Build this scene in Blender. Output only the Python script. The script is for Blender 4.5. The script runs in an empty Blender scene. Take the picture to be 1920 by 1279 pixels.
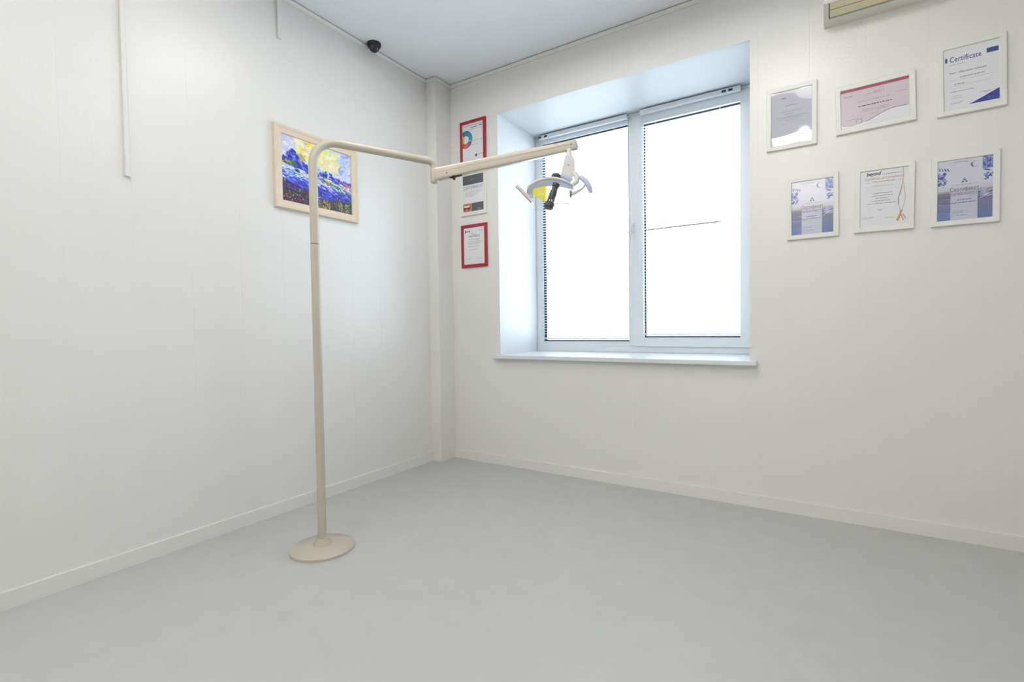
import bpy, bmesh, math, random
import numpy as np
from mathutils import Vector, Matrix

scene = bpy.context.scene
COL = scene.collection
random.seed(4)

# ------------------------------------------------------------------ camera
cam_d = bpy.data.cameras.new('camera'); cam = bpy.data.objects.new('camera', cam_d); COL.objects.link(cam)
cam_d.sensor_width = 36.0; cam_d.sensor_fit = 'HORIZONTAL'; cam_d.lens = 933.67 / 1920 * 36.0
cam_d.clip_start = 0.02; cam_d.clip_end = 200
ZC = 1.08
def cam_axes(yaw, pitch, roll):
    cy, sy, cp, sp, cr, sr = math.cos(yaw), math.sin(yaw), math.cos(pitch), math.sin(pitch), math.cos(roll), math.sin(roll)
    f = Vector((sy*cp, cy*cp, sp)); r = Vector((cy, -sy, 0)); u = r.cross(f)
    return r*cr + u*sr, u*cr - r*sr, f
CR, CU, CF = cam_axes(-0.57038502, -0.02991015, -0.01400255)
cam.matrix_world = Matrix(((CR.x, CU.x, -CF.x, 0), (CR.y, CU.y, -CF.y, 0), (CR.z, CU.z, -CF.z, ZC), (0, 0, 0, 1)))
scene.camera = cam

# ------------------------------------------------------------------ sky and light
LAMP_STRENGTH = 27.0
SKY_STRENGTH = 6.0
world = bpy.data.worlds.new('overcast_sky'); scene.world = world; world.use_nodes = True
bg = world.node_tree.nodes['Background']
bg.inputs[0].default_value = (0.76, 0.89, 1.0, 1); bg.inputs[1].default_value = SKY_STRENGTH
pl = bpy.data.lights.new('window_portal', 'AREA'); pl.shape = 'RECTANGLE'; pl.size = 1.70; pl.size_y = 1.78
pl.cycles.is_portal = True
po = bpy.data.objects.new('window_portal', pl); COL.objects.link(po)
po.location = (-1.28, 3.93, 1.78); po.rotation_euler = (math.radians(-90), 0, 0)

vs = scene.view_settings
vs.view_transform = 'Standard'; vs.look = 'None'; vs.gamma = 1.0; vs.use_curve_mapping = False
vs.exposure = 0.20
cy = scene.cycles
cy.use_light_tree = False; cy.max_bounces = 5; cy.diffuse_bounces = 4; cy.glossy_bounces = 2; cy.transmission_bounces = 2; cy.transparent_max_bounces = 8
cy.caustics_reflective = False; cy.caustics_refractive = False; cy.sample_clamp_indirect = 8.0
cy.use_adaptive_sampling = True; cy.adaptive_threshold = 0.07; cy.adaptive_min_samples = 16

# ------------------------------------------------------------------ materials
def s2l(c):
    return tuple(((v/255.)/12.92 if v/255. <= 0.04045 else ((v/255.+0.055)/1.055)**2.4) for v in c)
MATS = {}
def mat(name, rgb, rough=0.5, spec=0.5, metal=0.0, noise=None, bump=None, coat=0.0):
    """rgb in sRGB 0-255. noise=(scale, amount) soft colour variation; bump=(scale, strength, distance, detail)."""
    if name in MATS: return MATS[name]
    m = bpy.data.materials.new(name); m.use_nodes = True; nt = m.node_tree
    b = nt.nodes['Principled BSDF']; c = s2l(rgb)
    b.inputs['Base Color'].default_value = (*c, 1); b.inputs['Roughness'].default_value = rough
    b.inputs['Specular IOR Level'].default_value = spec; b.inputs['Metallic'].default_value = metal
    b.inputs['Coat Weight'].default_value = coat
    if noise or bump: tc = nt.nodes.new('ShaderNodeNewGeometry')
    if noise:
        n = nt.nodes.new('ShaderNodeTexNoise'); n.inputs['Scale'].default_value = noise[0]; n.inputs['Detail'].default_value = 4
        nt.links.new(tc.outputs['Position'], n.inputs['Vector'])
        mx = nt.nodes.new('ShaderNodeMix'); mx.data_type = 'RGBA'
        mx.inputs['A'].default_value = (*[v*(1-noise[1]) for v in c], 1); mx.inputs['B'].default_value = (*[min(1, v*(1+noise[1])) for v in c], 1)
        nt.links.new(n.outputs['Fac'], mx.inputs['Factor']); nt.links.new(mx.outputs['Result'], b.inputs['Base Color'])
    if bump:
        n = nt.nodes.new('ShaderNodeTexNoise'); n.inputs['Scale'].default_value = bump[0]; n.inputs['Detail'].default_value = bump[3]
        nt.links.new(tc.outputs['Position'], n.inputs['Vector'])
        bp = nt.nodes.new('ShaderNodeBump'); bp.inputs['Strength'].default_value = bump[1]; bp.inputs['Distance'].default_value = bump[2]
        nt.links.new(n.outputs['Fac'], bp.inputs['Height']); nt.links.new(bp.outputs['Normal'], b.inputs['Normal'])
    MATS[name] = m; return m

def glass_mat(name, rough=0.02, wave=None, tint=(1, 1, 1), ior=1.45):
    m = bpy.data.materials.new(name); m.use_nodes = True; nt = m.node_tree
    nt.nodes.remove(nt.nodes['Principled BSDF'])
    out = nt.nodes['Material Output']; t = nt.nodes.new('ShaderNodeBsdfTransparent'); g = nt.nodes.new('ShaderNodeBsdfGlossy')
    t.inputs[0].default_value = (*tint, 1); g.inputs['Roughness'].default_value = rough
    # Schlick reflectance of a thin sheet (same from both sides)
    f0 = ((ior-1)/(ior+1))**2; geo0 = nt.nodes.new('ShaderNodeNewGeometry')
    dp = nt.nodes.new('ShaderNodeVectorMath'); dp.operation = 'DOT_PRODUCT'
    nt.links.new(geo0.outputs['Normal'], dp.inputs[0]); nt.links.new(geo0.outputs['Incoming'], dp.inputs[1])
    ab = nt.nodes.new('ShaderNodeMath'); ab.operation = 'ABSOLUTE'; nt.links.new(dp.outputs['Value'], ab.inputs[0])
    sb = nt.nodes.new('ShaderNodeMath'); sb.operation = 'SUBTRACT'; sb.inputs[0].default_value = 1.0; nt.links.new(ab.outputs[0], sb.inputs[1])
    pw5 = nt.nodes.new('ShaderNodeMath'); pw5.operation = 'POWER'; pw5.inputs[1].default_value = 5.0; nt.links.new(sb.outputs[0], pw5.inputs[0])
    fr = nt.nodes.new('ShaderNodeMath'); fr.operation = 'MULTIPLY_ADD'; fr.inputs[1].default_value = 1-f0; fr.inputs[2].default_value = f0
    nt.links.new(pw5.outputs[0], fr.inputs[0])
    mx = nt.nodes.new('ShaderNodeMixShader')
    nt.links.new(fr.outputs[0], mx.inputs[0]); nt.links.new(t.outputs[0], mx.inputs[1]); nt.links.new(g.outputs[0], mx.inputs[2])
    nt.links.new(mx.outputs[0], out.inputs['Surface'])
    if wave:
        geo = nt.nodes.new('ShaderNodeNewGeometry'); n = nt.nodes.new('ShaderNodeTexNoise')
        n.inputs['Scale'].default_value = wave[0]; n.inputs['Detail'].default_value = 1
        nt.links.new(geo.outputs['Position'], n.inputs['Vector'])
        bp = nt.nodes.new('ShaderNodeBump'); bp.inputs['Strength'].default_value = 1; bp.inputs['Distance'].default_value = wave[1]
        nt.links.new(n.outputs['Fac'], bp.inputs['Height']); nt.links.new(bp.outputs['Normal'], g.inputs['Normal'])
    MATS[name] = m; return m

def attr_mat(name, rough=0.5, spec=0.5, bump=None):
    m = mat(name, (200, 200, 200), rough, spec, bump=bump); nt = m.node_tree
    a = nt.nodes.new('ShaderNodeAttribute'); a.attribute_name = 'Col'
    nt.links.new(a.outputs['Color'], nt.nodes['Principled BSDF'].inputs['Base Color']); return m

def emit_mat(name, rgb, strength):
    m = bpy.data.materials.new(name); m.use_nodes = True; nt = m.node_tree
    nt.nodes.remove(nt.nodes['Principled BSDF']); e = nt.nodes.new('ShaderNodeEmission')
    e.inputs[0].default_value = (*rgb, 1); e.inputs[1].default_value = strength
    nt.links.new(e.outputs[0], nt.nodes['Material Output'].inputs['Surface']); MATS[name] = m; return m

def slat_mat(name):
    m = bpy.data.materials.new(name); m.use_nodes = True; nt = m.node_tree
    b = nt.nodes['Principled BSDF']; b.inputs['Base Color'].default_value = (0.88, 0.89, 0.9, 1); b.inputs['Roughness'].default_value = 0.4
    t = nt.nodes.new('ShaderNodeBsdfTranslucent'); t.inputs[0].default_value = (0.85, 0.88, 0.9, 1)
    mx = nt.nodes.new('ShaderNodeMixShader'); mx.inputs[0].default_value = 0.35
    nt.links.new(b.outputs[0], mx.inputs[1]); nt.links.new(t.outputs[0], mx.inputs[2])
    nt.links.new(mx.outputs[0], nt.nodes['Material Output'].inputs['Surface']); MATS[name] = m; return m

PANEL = mat('embossed_white_pvc', (236, 235, 232), 0.31, 0.55, bump=(95, 0.5, 0.0012, 2))
REVEAL = mat('smooth_white_pvc', (226, 229, 232), 0.42, 0.4)
BACKING = mat('wall_plaster', (225, 223, 218), 0.8)
CEIL = mat('matte_white_ceiling', (246, 250, 254), 0.75, 0.3)
FLOORM = mat('grey_vinyl', (192, 192, 190), 0.45, 0.4, noise=(9, 0.06))
UPVC = mat('white_upvc', (228, 232, 236), 0.35)
GASKET = mat('dark_gasket', (62, 68, 78), 0.7)
GLASS = glass_mat('window_glass', 0.0)
SLAT = slat_mat('white_slat')
TRUNK = mat('white_trunking_plastic', (236, 235, 231), 0.4)
WOODW = mat('pale_limed_wood', (228, 212, 190), 0.5, 0.4, noise=(40, 0.05))
FRAMEW = mat('white_painted_frame', (236, 236, 230), 0.4)
FRAMER = mat('red_painted_frame', (160, 36, 52), 0.42)
PANE = glass_mat('frame_glazing', 0.16)
PANEW = glass_mat('wavy_glazing', 0.03, (5.0, 0.0035), ior=1.7)
PAPER = mat('white_paper', (246, 246, 250), 0.6)
PINKP = mat('pale_pink_paper', (226, 214, 222), 0.6)
LAMPW = mat('ivory_enamel', (194, 186, 172), 0.28, 0.5)
LAMPG = mat('pale_grey_plastic', (208, 207, 202), 0.35)
LAV = mat('lavender_grey_plastic', (186, 190, 212), 0.4)
BLACK = mat('black_plastic', (48, 48, 54), 0.45)
def sheer(name, rgb, rough, trans, clear):
    m = mat(name, rgb, rough); nt = m.node_tree; b = nt.nodes['Principled BSDF']; c = s2l(rgb)
    t = nt.nodes.new('ShaderNodeBsdfTranslucent'); t.inputs[0].default_value = (*c, 1); k = nt.nodes.new('ShaderNodeBsdfTransparent'); k.inputs[0].default_value = (*c, 1)
    a = nt.nodes.new('ShaderNodeMixShader'); a.inputs[0].default_value = trans; d = nt.nodes.new('ShaderNodeMixShader'); d.inputs[0].default_value = clear
    nt.links.new(b.outputs[0], a.inputs[1]); nt.links.new(t.outputs[0], a.inputs[2]); nt.links.new(a.outputs[0], d.inputs[1]); nt.links.new(k.outputs[0], d.inputs[2])
    nt.links.new(d.outputs[0], nt.nodes['Material Output'].inputs['Surface']); return m
YEL = sheer('yellow_reflection_glass', (255, 245, 165), 0.2, .7, .6)  # yellow reflection of the dichroic reflector put into the glass colour
REFL = sheer('clear_glass_reflector', (250, 250, 246), 0.15, .6, .72)
DISHG = sheer('pale_dish_shell', (236, 238, 246), 0.25, .35, .10)
DARK = mat('dark_slot', (30, 28, 24), 0.8)
STEEL = mat('dull_steel', (120, 118, 112), 0.35, metal=0.8)
DOMEB = mat('charcoal_plastic', (44, 44, 46), 0.4)
DOMEG = mat('smoked_dome', (52, 46, 44), 0.12, 0.6)
ACW = mat('ac_white_plastic', (228, 228, 219), 0.4)
ACL = mat('ac_cream_louver', (238, 230, 194), 0.45)

# ------------------------------------------------------------------ mesh helpers
class MB:
    def __init__(s): s.v = []; s.f = []
    def add(s, vs, fs):
        o = len(s.v); s.v += [tuple(v) for v in vs]; s.f += [tuple(i+o for i in f) for f in fs]; return s
    def box(s, x0, x1, y0, y1, z0, z1, M=None):
        vs = [(x, y, z) for z in (z0, z1) for y in (y0, y1) for x in (x0, x1)]
        if M: vs = [M @ Vector(v) for v in vs]
        return s.add(vs, [(0, 2, 3, 1), (4, 5, 7, 6), (0, 1, 5, 4), (2, 6, 7, 3), (0, 4, 6, 2), (1, 3, 7, 5)])
    def loft(s, rings, cap=True, closed=False):
        n = len(rings[0]); vs = [p for r in rings for p in r]; fs = []
        for i in range(len(rings)-1):
            for j in range(n):
                k = (j+1) % n
                fs.append((i*n+j, i*n+k, (i+1)*n+k, (i+1)*n+j))
        if cap: fs.append(tuple(range(n-1, -1, -1))); fs.append(tuple((len(rings)-1)*n + j for j in range(n)))
        return s.add(vs, fs)
    def tube(s, path, r, seg=20, flat=1.0, up=Vector((0, 0, 1))):
        P = [Vector(p) for p in path]; n = len(P); R = r if isinstance(r, (list, tuple)) else [r]*n
        T = [(P[min(i+1, n-1)] - P[max(i-1, 0)]).normalized() for i in range(n)]
        a = up if abs(T[0].dot(up)) < 0.95 else Vector((1, 0, 0))
        N = (a - T[0]*a.dot(T[0])).normalized(); rings = []
        for i in range(n):
            N = (N - T[i]*N.dot(T[i])).normalized(); B = T[i].cross(N)
            rings.append([P[i] + (N*math.cos(t) + B*math.sin(t)*flat)*R[i] for t in [2*math.pi*k/seg for k in range(seg)]])
        return s.loft(rings)
    def lathe(s, c, axis, prof, seg=24):
        """prof = [(radius, height along axis)]"""
        c = Vector(c); ax = Vector(axis).normalized(); a = Vector((1, 0, 0)) if abs(ax.x) < 0.9 else Vector((0, 1, 0))
        N = (a - ax*a.dot(ax)).normalized(); B = ax.cross(N)
        rings = [[c + ax*h + (N*math.cos(t) + B*math.sin(t))*max(r, 1e-5) for t in [2*math.pi*k/seg for k in range(seg)]] for r, h in prof]
        return s.loft(rings)
    def mesh(s, name, m, smooth=False, off=(0, 0, 0)):
        me = bpy.data.meshes.new(name); o = Vector(off)
        me.from_pydata([tuple(Vector(v)-o) for v in s.v], [], s.f); me.update()
        bm = bmesh.new(); bm.from_mesh(me); bmesh.ops.recalc_face_normals(bm, faces=bm.faces); bm.to_mesh(me); bm.free()
        if m: me.materials.append(m)
        if smooth:
            for p in me.polygons: p.use_smooth = True
            try: me.set_sharp_from_angle(angle=math.radians(40))
            except Exception: pass
        return me
    def build(s, name, m, parent=None, smooth=False, off=(0, 0, 0)):
        return link(name, s.mesh(name, m, smooth, off), parent)

def link(name, me, parent=None, loc=None):
    o = bpy.data.objects.new(name, me); COL.objects.link(o)
    if parent: o.parent = parent
    if loc: o.location = loc
    return o
def tag(o, label=None, cat=None, group=None, kind=None):
    if label: o['label'] = label
    if cat: o['category'] = cat
    if group: o['group'] = group
    if kind: o['kind'] = kind
    return o
def thing(name, label, cat, loc=(0, 0, 0), rotz=0.0, roty=0.0, group=None):
    o = bpy.data.objects.new(name, None); COL.objects.link(o); o.empty_display_size = 0.05
    o.location = loc; o.rotation_euler = (0, roty, rotz); return tag(o, label, cat, group)
def struct(name, mb, m, label, cat):
    return tag(mb.build(name, m), label, cat, kind='structure')
def bevel(o, w, seg=2):
    md = o.modifiers.new('bevel', 'BEVEL'); md.width = w; md.segments = seg; md.limit_method = 'ANGLE'; return o

# ------------------------------------------------------------------ room shell
YW, XL, XR, YB, ZT = 3.2, -2.7207, 1.65, -3.3, 3.038      # window wall, left wall, right wall, rear wall, ceiling
OX0, OX1, OZ0, OZ1 = -2.159, -0.400, 0.86, 2.7056          # window opening
YF = 3.785                                                 # room-side face of the window frame
struct('floor', MB().box(XL-.3, XR+.3, YB-.3, YF+.2, -.12, 0), FLOORM, 'plain mid grey vinyl floor of the treatment room', 'floor')
struct('ceiling', MB().box(XL-.3, XR+.3, YB-.3, YF+.2, ZT, ZT+.12), CEIL, 'smooth matte white ceiling', 'ceiling')

def panel_mesh(w, h, t=0.008, c=0.0004, g=0.00002):
    """wall panel standing on its base, face towards -y, long edges chamfered"""
    x0, x1 = g, w-g
    prof = [(x0, 0.0), (x0, -t+c), (x0+c, -t), (x1-c, -t), (x1, -t+c), (x1, 0.0)]
    return MB().loft([[(x, y, 0) for x, y in prof], [(x, y, h) for x, y in prof]])
wl = struct('wall_left', MB().box(XL-.2, XL-.008, YB-.2, YF+.2, 0, ZT), BACKING, 'long white wall clad in glossy embossed panels with the painting', 'wall')
SY0 = 1.257 - 0.25*18
ys = [YB] + [SY0 + .25*k for k in range(0, 60) if YB+.05 < SY0 + .25*k < 3.15] + [YW]
for a, b in zip(ys[:-1], ys[1:]):
    o = link('panel', panel_mesh(b-a, ZT).mesh('panel', PANEL), wl, (XL-.008, a, 0)); o.rotation_euler = (0, 0, math.radians(90))

wf = MB()
wf.box(XL-.008, OX0-.008, YW+.008, YF+.2, 0, ZT); wf.box(OX1+.008, XR+.2, YW+.008, YF+.2, 0, ZT)
wf.box(OX0-.008, OX1+.008, YW+.008, YF+.2, OZ1+.008, ZT); wf.box(OX0-.008, OX1+.008, YW+.008, YF+.2, 0, OZ0-.03)
wf = struct('wall_front', wf, BACKING, 'white panelled wall around the deep window recess with hanging certificates', 'wall')
SX0 = -0.357 - .25*10
xs = [XL+.1] + [SX0 + .25*k for k in range(40) if XL+.15 < SX0 + .25*k < XR-.05] + [XR]
for a, b in zip(xs[:-1], xs[1:]):
    cuts = []
    if b <= OX0 or a >= OX1: cuts = [(a, b, 0, ZT)]
    else:
        cuts = [(a, b, OZ1, ZT), (a, b, 0, OZ0-.03)]
        if a < OX0: cuts.append((a, OX0, OZ0-.03, OZ1))
        if b > OX1: cuts.append((OX1, b, OZ0-.03, OZ1))
    for (u, v, z0, z1) in cuts:
        link('panel', panel_mesh(v-u, z1-z0).mesh('panel', PANEL), wf, (u, YW+.008, z0))
MB().box(OX0-.008, OX0, YW+.004, YF+.01, OZ0, OZ1).build('reveal_panel', REVEAL, wf)
MB().box(OX1, OX1+.008, YW+.004, YF+.01, OZ0, OZ1).build('reveal_panel', REVEAL, wf)
MB().box(OX0-.008, OX1+.008, YW+.004, YF+.01, OZ1, OZ1+.008).build('reveal_panel', REVEAL, wf)
for k, (x0, x1, z0, z1) in enumerate(((OX0-.013, OX0+.001, OZ0, OZ1+.013), (OX1-.001, OX1+.013, OZ0, OZ1+.013), (OX0+.001, OX1-.001, OZ1-.001, OZ1+.013))):
    MB().box(x0, x1, YW-.0014, YW+.004, z0, z1).build('corner_bead', PANEL, wf)
sill = MB().box(OX0-.04, OX1+.04, YW-.05, YF+.02, OZ0-.03, OZ0)
bevel(struct('trim_6', sill, UPVC, 'white window sill board at the foot of the recess', 'window sill'), .006)
struct('wall_right', MB().box(XR, XR+.2, YB-.2, YF+.2, 0, ZT), mat('plain_white_wall', (232, 230, 226), 0.5), 'plain white side wall behind the right edge of the view', 'wall')
struct('wall_back', MB().box(XL-.2, XR+.2, YB-.2, YB, 0, ZT), MATS['plain_white_wall'], 'plain white wall behind the viewpoint', 'wall')
# boxed corner pipe chase
CX, CY = -2.6207, 3.0200
c = MB(); c.loft([[(XL, CY, z), (CX-.002, CY, z), (CX, CY+.002, z), (CX, YW, z), (XL, YW, z)] for z in (0, ZT)])
struct('trim_1', c, PANEL, 'narrow boxed-in white pipe casing in the room corner', 'corner casing')
# thin cornice strip, a shadow gap below the ceiling
def cornice(name, p, q, n, label):
    d = (Vector(q)-Vector(p)); n = Vector(n); m = MB()
    prof = [(0.0, ZT-.005), (.016, ZT-.005), (.016, ZT-.011), (.007, ZT-.024), (.007, ZT-.029), (0.0, ZT-.029)]
    m.loft([[Vector((b[0], b[1], 0)) + n*a + Vector((0, 0, z)) for a, z in prof] for b in (p, q)])
    struct(name, m, TRUNK, label, 'cornice')
cornice('trim_2', (XL, YB), (XL, CY), (1, 0, 0), 'thin white cornice strip along the top of the left wall')
cornice('trim_3', (XL+.016, CY), (CX+.016, CY), (0, -1, 0), 'short cornice piece on the front of the corner casing')
cornice('trim_4', (CX, CY), (CX, YW-.016), (1, 0, 0), 'short cornice piece on the side of the corner casing')
cornice('trim_5', (CX, YW), (XR, YW), (0, -1, 0), 'thin white cornice strip above the window')
for nm, b, lab in (('baseboard_left', (XL, XL+.015, YB, CY, 0, .07), 'white baseboard along the left wall'), ('baseboard_front', (CX, XR, YW-.015, YW, 0, .07), 'white baseboard under the window wall')):
    struct(nm, MB().box(*b), TRUNK, lab, 'baseboard')

# ------------------------------------------------------------------ window
win = thing('window_1', 'white two-light plastic window, overexposed daylight behind its blinds', 'window', ((OX0+OX1)/2, YF, OZ0)); win['kind'] = 'structure'
WO = win.location
def wbox(name, m, *b, parent=None, bev=.003):
    par = parent or win
    base = WO if parent is None else WO
    o = MB().box(*b).build(name, m, par, off=base)
    return bevel(o, bev) if bev else o
ZB, ZTOP = OZ0, OZ1
MX0, MX1 = -1.330, -1.296                          # fixed post between the lights
wbox('frame_rail', UPVC, OX0, OX1, YF, YF+.07, ZTOP-.045, ZTOP)
wbox('frame_rail', UPVC, OX0, OX1, YF, YF+.07, ZB, ZB+.055)
wbox('frame_stile', UPVC, OX0, OX0+.060, YF, YF+.07, ZB+.055, ZTOP-.045)
wbox('frame_stile', UPVC, OX1-.060, OX1, YF, YF+.07, ZB+.055, ZTOP-.045)
wbox('mullion', UPVC, MX0, MX1, YF, YF+.07, ZB+.055, ZTOP-.045)
def light(x0, x1, z0, z1, st, tp, proud, gxl, gxr):
    """a glazed light: sash bars, dark gasket, glass pane"""
    y0 = YF-proud
    s = wbox('sash', UPVC, x0, x0+st[0], y0, YF+.055, z0, z1)
    for b in ((x1-st[1], x1, z0, z1), (x0+st[0], x1-st[1], z1-tp, z1), (x0+st[0], x1-st[1], z0, z0+tp)):
        MB().box(b[0], b[1], y0, YF+.055, b[2], b[3]).build('sash_bar', UPVC, s, off=WO)
    X0, X1, Z0, Z1 = x0+st[0], x1-st[1], z0+tp, z1-tp
    yg = YF+.012; g = MB()
    g.box(X0, X0+gxl, yg, yg+.006, Z0, Z1); g.box(X1-gxr, X1, yg, yg+.006, Z0, Z1)
    g.box(X0+gxl, X1-gxr, yg, yg+.006, Z1-.012, Z1); g.box(X0+gxl, X1-gxr, yg, yg+.006, Z0, Z0+.012)
    g.build('gasket', GASKET, s, off=WO)
    MB().box(X0, X1, yg+.008, yg+.012, Z0, Z1).build('pane', GLASS, s, off=WO)
    return X0, X1, Z0, Z1
L1 = light(OX0+.050, MX0, ZB+.05, ZTOP-.040, (.012, .004), .036, .004, .024, .003)
L2 = light(MX1, OX1-.035, ZB+.05, ZTOP-.035, (.083, .098), .068, .014, .012, .004)
# handle on the opening light
h = MB(); h.box(-1.302, -1.274, YF-.020, YF-.014, 1.795, 1.865)
hd = h.build('handle_plate', UPVC, win, off=WO); bevel(hd, .004)
hm = MB(); hm.tube([(-1.288, YF-.018, 1.846), (-1.288, YF-.050, 1.846), (-1.288, YF-.056, 1.838), (-1.287, YF-.056, 1.765)], [.008, .008, .009, .008], 12)
hm.build('handle_lever', LAMPG, hd, True, off=WO)

# ------------------------------------------------------------------ window blinds
PITCH = 0.0225
def slat_mesh(w):
    d = .0125; n = 4; top = []
    for i in range(n+1):
        a = -1 + 2*i/n; top.append((a*d, .0018*(1-a*a)))
    ring = [(y, z+.0003) for y, z in top] + [(y, z-.0003) for y, z in reversed(top)]
    return MB().loft([[(x, y, z) for y, z in ring] for x in (-w/2, w/2)]).mesh('slat', SLAT)
def blind(label, x0, x1, ztop, zs, zbot, yc, brackets, ladders, hook, tilt=0):
    xc = (x0+x1)/2; w = x1-x0
    t = thing('venetian_blind', label, 'blind', (xc, yc, zbot), group='venetian blinds on the window')
    hr = MB(); o = Vector(t.location)
    prof = [(-.017, -.030), (-.017, 0), (-.013, 0), (-.013, -.004), (.013, -.004), (.013, 0), (.017, 0), (.017, -.030), (.012, -.033), (-.012, -.033)]
    hr.loft([[(x, yc+a, ztop+b) for a, b in prof] for x in (x0-.004, x1+.004)])
    hd = hr.build('headrail', UPVC, t, off=o)
    for bx in brackets:
        MB().box(bx-.014, bx+.014, yc-.0185, yc-.0172, ztop-.024, ztop-.008).build('vent_slot', GASKET, hd, off=o)
    me = slat_mesh(w); k = 0; z = zs
    while z > zbot + .02:
        s = link('slat', me, t, (0, 0, z-zbot)); s.rotation_euler = (math.radians(tilt + random.uniform(-2, 2)), 0, 0); z -= PITCH
    MB().box(x0, x1, yc-.012, yc+.012, zbot, zbot+.010).build('bottom_rail', UPVC, t, off=o)
    for lx in ladders:
        for dy in (-.0135, .0135):
            MB().tube([(lx, yc+dy, ztop-.03), (lx, yc+dy, zbot)], .0009, 6).build('ladder_cord', SLAT, t, off=o)
    if hook:
        MB().tube(hook, .0022, 8).build('tilt_cord', UPVC, t, True, off=o)
    return t
YBL = YF - .022
blind('white slat blind lowered over the narrow left pane behind the lamp', L1[0]-.004, L1[1]+.0, ZTOP-.010, L1[3]-.0465, L1[2]+.02, YBL+.002, (-2.095, -2.040), (-1.98, -1.44), None, -7)
blind('white slat blind lowered over the wide right pane of the window', L2[0]-.006, L2[1]+.002, ZTOP-.010, L2[3]-.036, L2[2]+.02, YBL-.010, (-.590, -.632), (-1.11, -.66),
      [(-1.235, YF-.036, 2.66), (-1.242, YF-.036, 2.3), (-1.262, YF-.034, 1.90), (-1.262, YF-.034, 1.845), (-1.254, YF-.035, 1.80), (-1.236, YF-.036, 1.73), (-1.236, YF-.036, 1.45)])
# overhead wire outside
MB().tube([(-9, 6.6, 2.335), (-1.5, 6.6, 2.335), (6, 6.6, 2.335)], .0105, 8).build('overhead_cable', BLACK)
tag(bpy.data.objects['overhead_cable'], 'thin dark cable crossing outside the right window pane', 'cable')

# ------------------------------------------------------------------ wall fixtures
def trunking(label, y, z0, w, d):
    m = MB(); prof = [(XL, y-w/2), (XL+d-.002, y-w/2), (XL+d, y-w/2+.002), (XL+d, y+w/2-.002), (XL+d-.002, y+w/2), (XL, y+w/2)]
    m.loft([[(a, b, z) for a, b in prof] for z in (z0, ZT-.03)])
    t = thing('cable_trunking', label, 'cable trunking', (XL, y, z0), group='white cable trunking on the left wall')
    o = Vector(t.location); m.build('duct', TRUNK, t, off=o)
    MB().box(XL, XL+d+.001, y-w/2-.001, y+w/2+.001, z0-.003, z0+.006).build('end_cap', TRUNK, t, off=o)
trunking('long vertical white cable trunking nearest the left edge of the wall', .9925, 1.793, .018, .014)
trunking('short white cable trunking dropping from the ceiling above the painting', 1.767, 2.776, .020, .012)

t = thing('dome_camera', 'small black dome security camera at the ceiling edge', 'camera', (-2.660, 2.440, ZT)); o = Vector(t.location)
MB().lathe(o, (0, 0, -1), [(.001, 0), (.047, 0), (.047, .012), (.043, .022), (.036, .024), (.001, .024)], 32).build('base', DOMEB, t, True, off=o)
MB().lathe(o + Vector((0, 0, -.022)), (0, 0, -1), [(.036*math.cos(a), .036*math.sin(a)*1.05) for a in [math.pi/2*k/8 for k in range(9)]], 32).build('dome', DOMEG, t, True, off=o)
MB().lathe(o + Vector((.016, -.011, -.040)), (.5, -.35, -.7), [(.001, 0), (.009, 0), (.009, .012), (.001, .0135)], 16).build('lens', BLACK, t, True, off=o)

# air conditioner
t = thing('air_conditioner', 'white wall-mounted air conditioner with cream louvers above the certificates', 'air conditioner', (.36, YW, 2.645)); o = Vector(t.location)
ax0, ax1 = -.040, .770
def acz(y): return 2.645 + (YW-y)*.12
def actop(m, x0, x1, y0, y1, h): # slab following the sloping underside
    return m.loft([[(x, y0, acz(y0)), (x, y1, acz(y1)), (x, y1, acz(y1)+h), (x, y0, acz(y0)+h)] for x in (x0, x1)])
m = MB(); actop(m, ax0, ax0+.022, 2.998, YW, .05); actop(m, ax1-.022, ax1, 2.998, YW, .05)
actop(m, ax0+.022, ax1-.022, 3.128, YW, .05); actop(m, ax0+.022, ax1-.022, 2.998, 3.004, .05)
m.box(ax0, ax1, 2.998, YW, 2.720, 2.935)
m.build('body', ACW, t, off=o)
f = MB(); f.loft([[(x, 2.996, acz(3.0)-.004), (x, 2.985, acz(3.0)+.006), (x, 2.968, 2.74), (x, 2.972, 2.88), (x, 2.996, 2.930)] for x in (ax0, ax1)])
bevel(f.build('front_panel', mat('ac_front_panel', (240, 240, 236), .3), t, off=o), .003)
MB().box(ax0+.022, ax1-.022, 3.0, 3.128, 2.705, 2.712).build('outlet_duct', DARK, t, off=o)
for (y0, y1) in ((3.008, 3.058), (3.064, 3.120)):
    m = MB(); m.loft([[(x, y0, acz(y0)+.003), (x, y1, acz(y1)+.003), (x, y1, acz(y1)+.009), (x, y0, acz(y0)+.009)] for x in (ax0+.026, ax1-.026)])
    m.build('louver', ACL, t, off=o)

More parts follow.
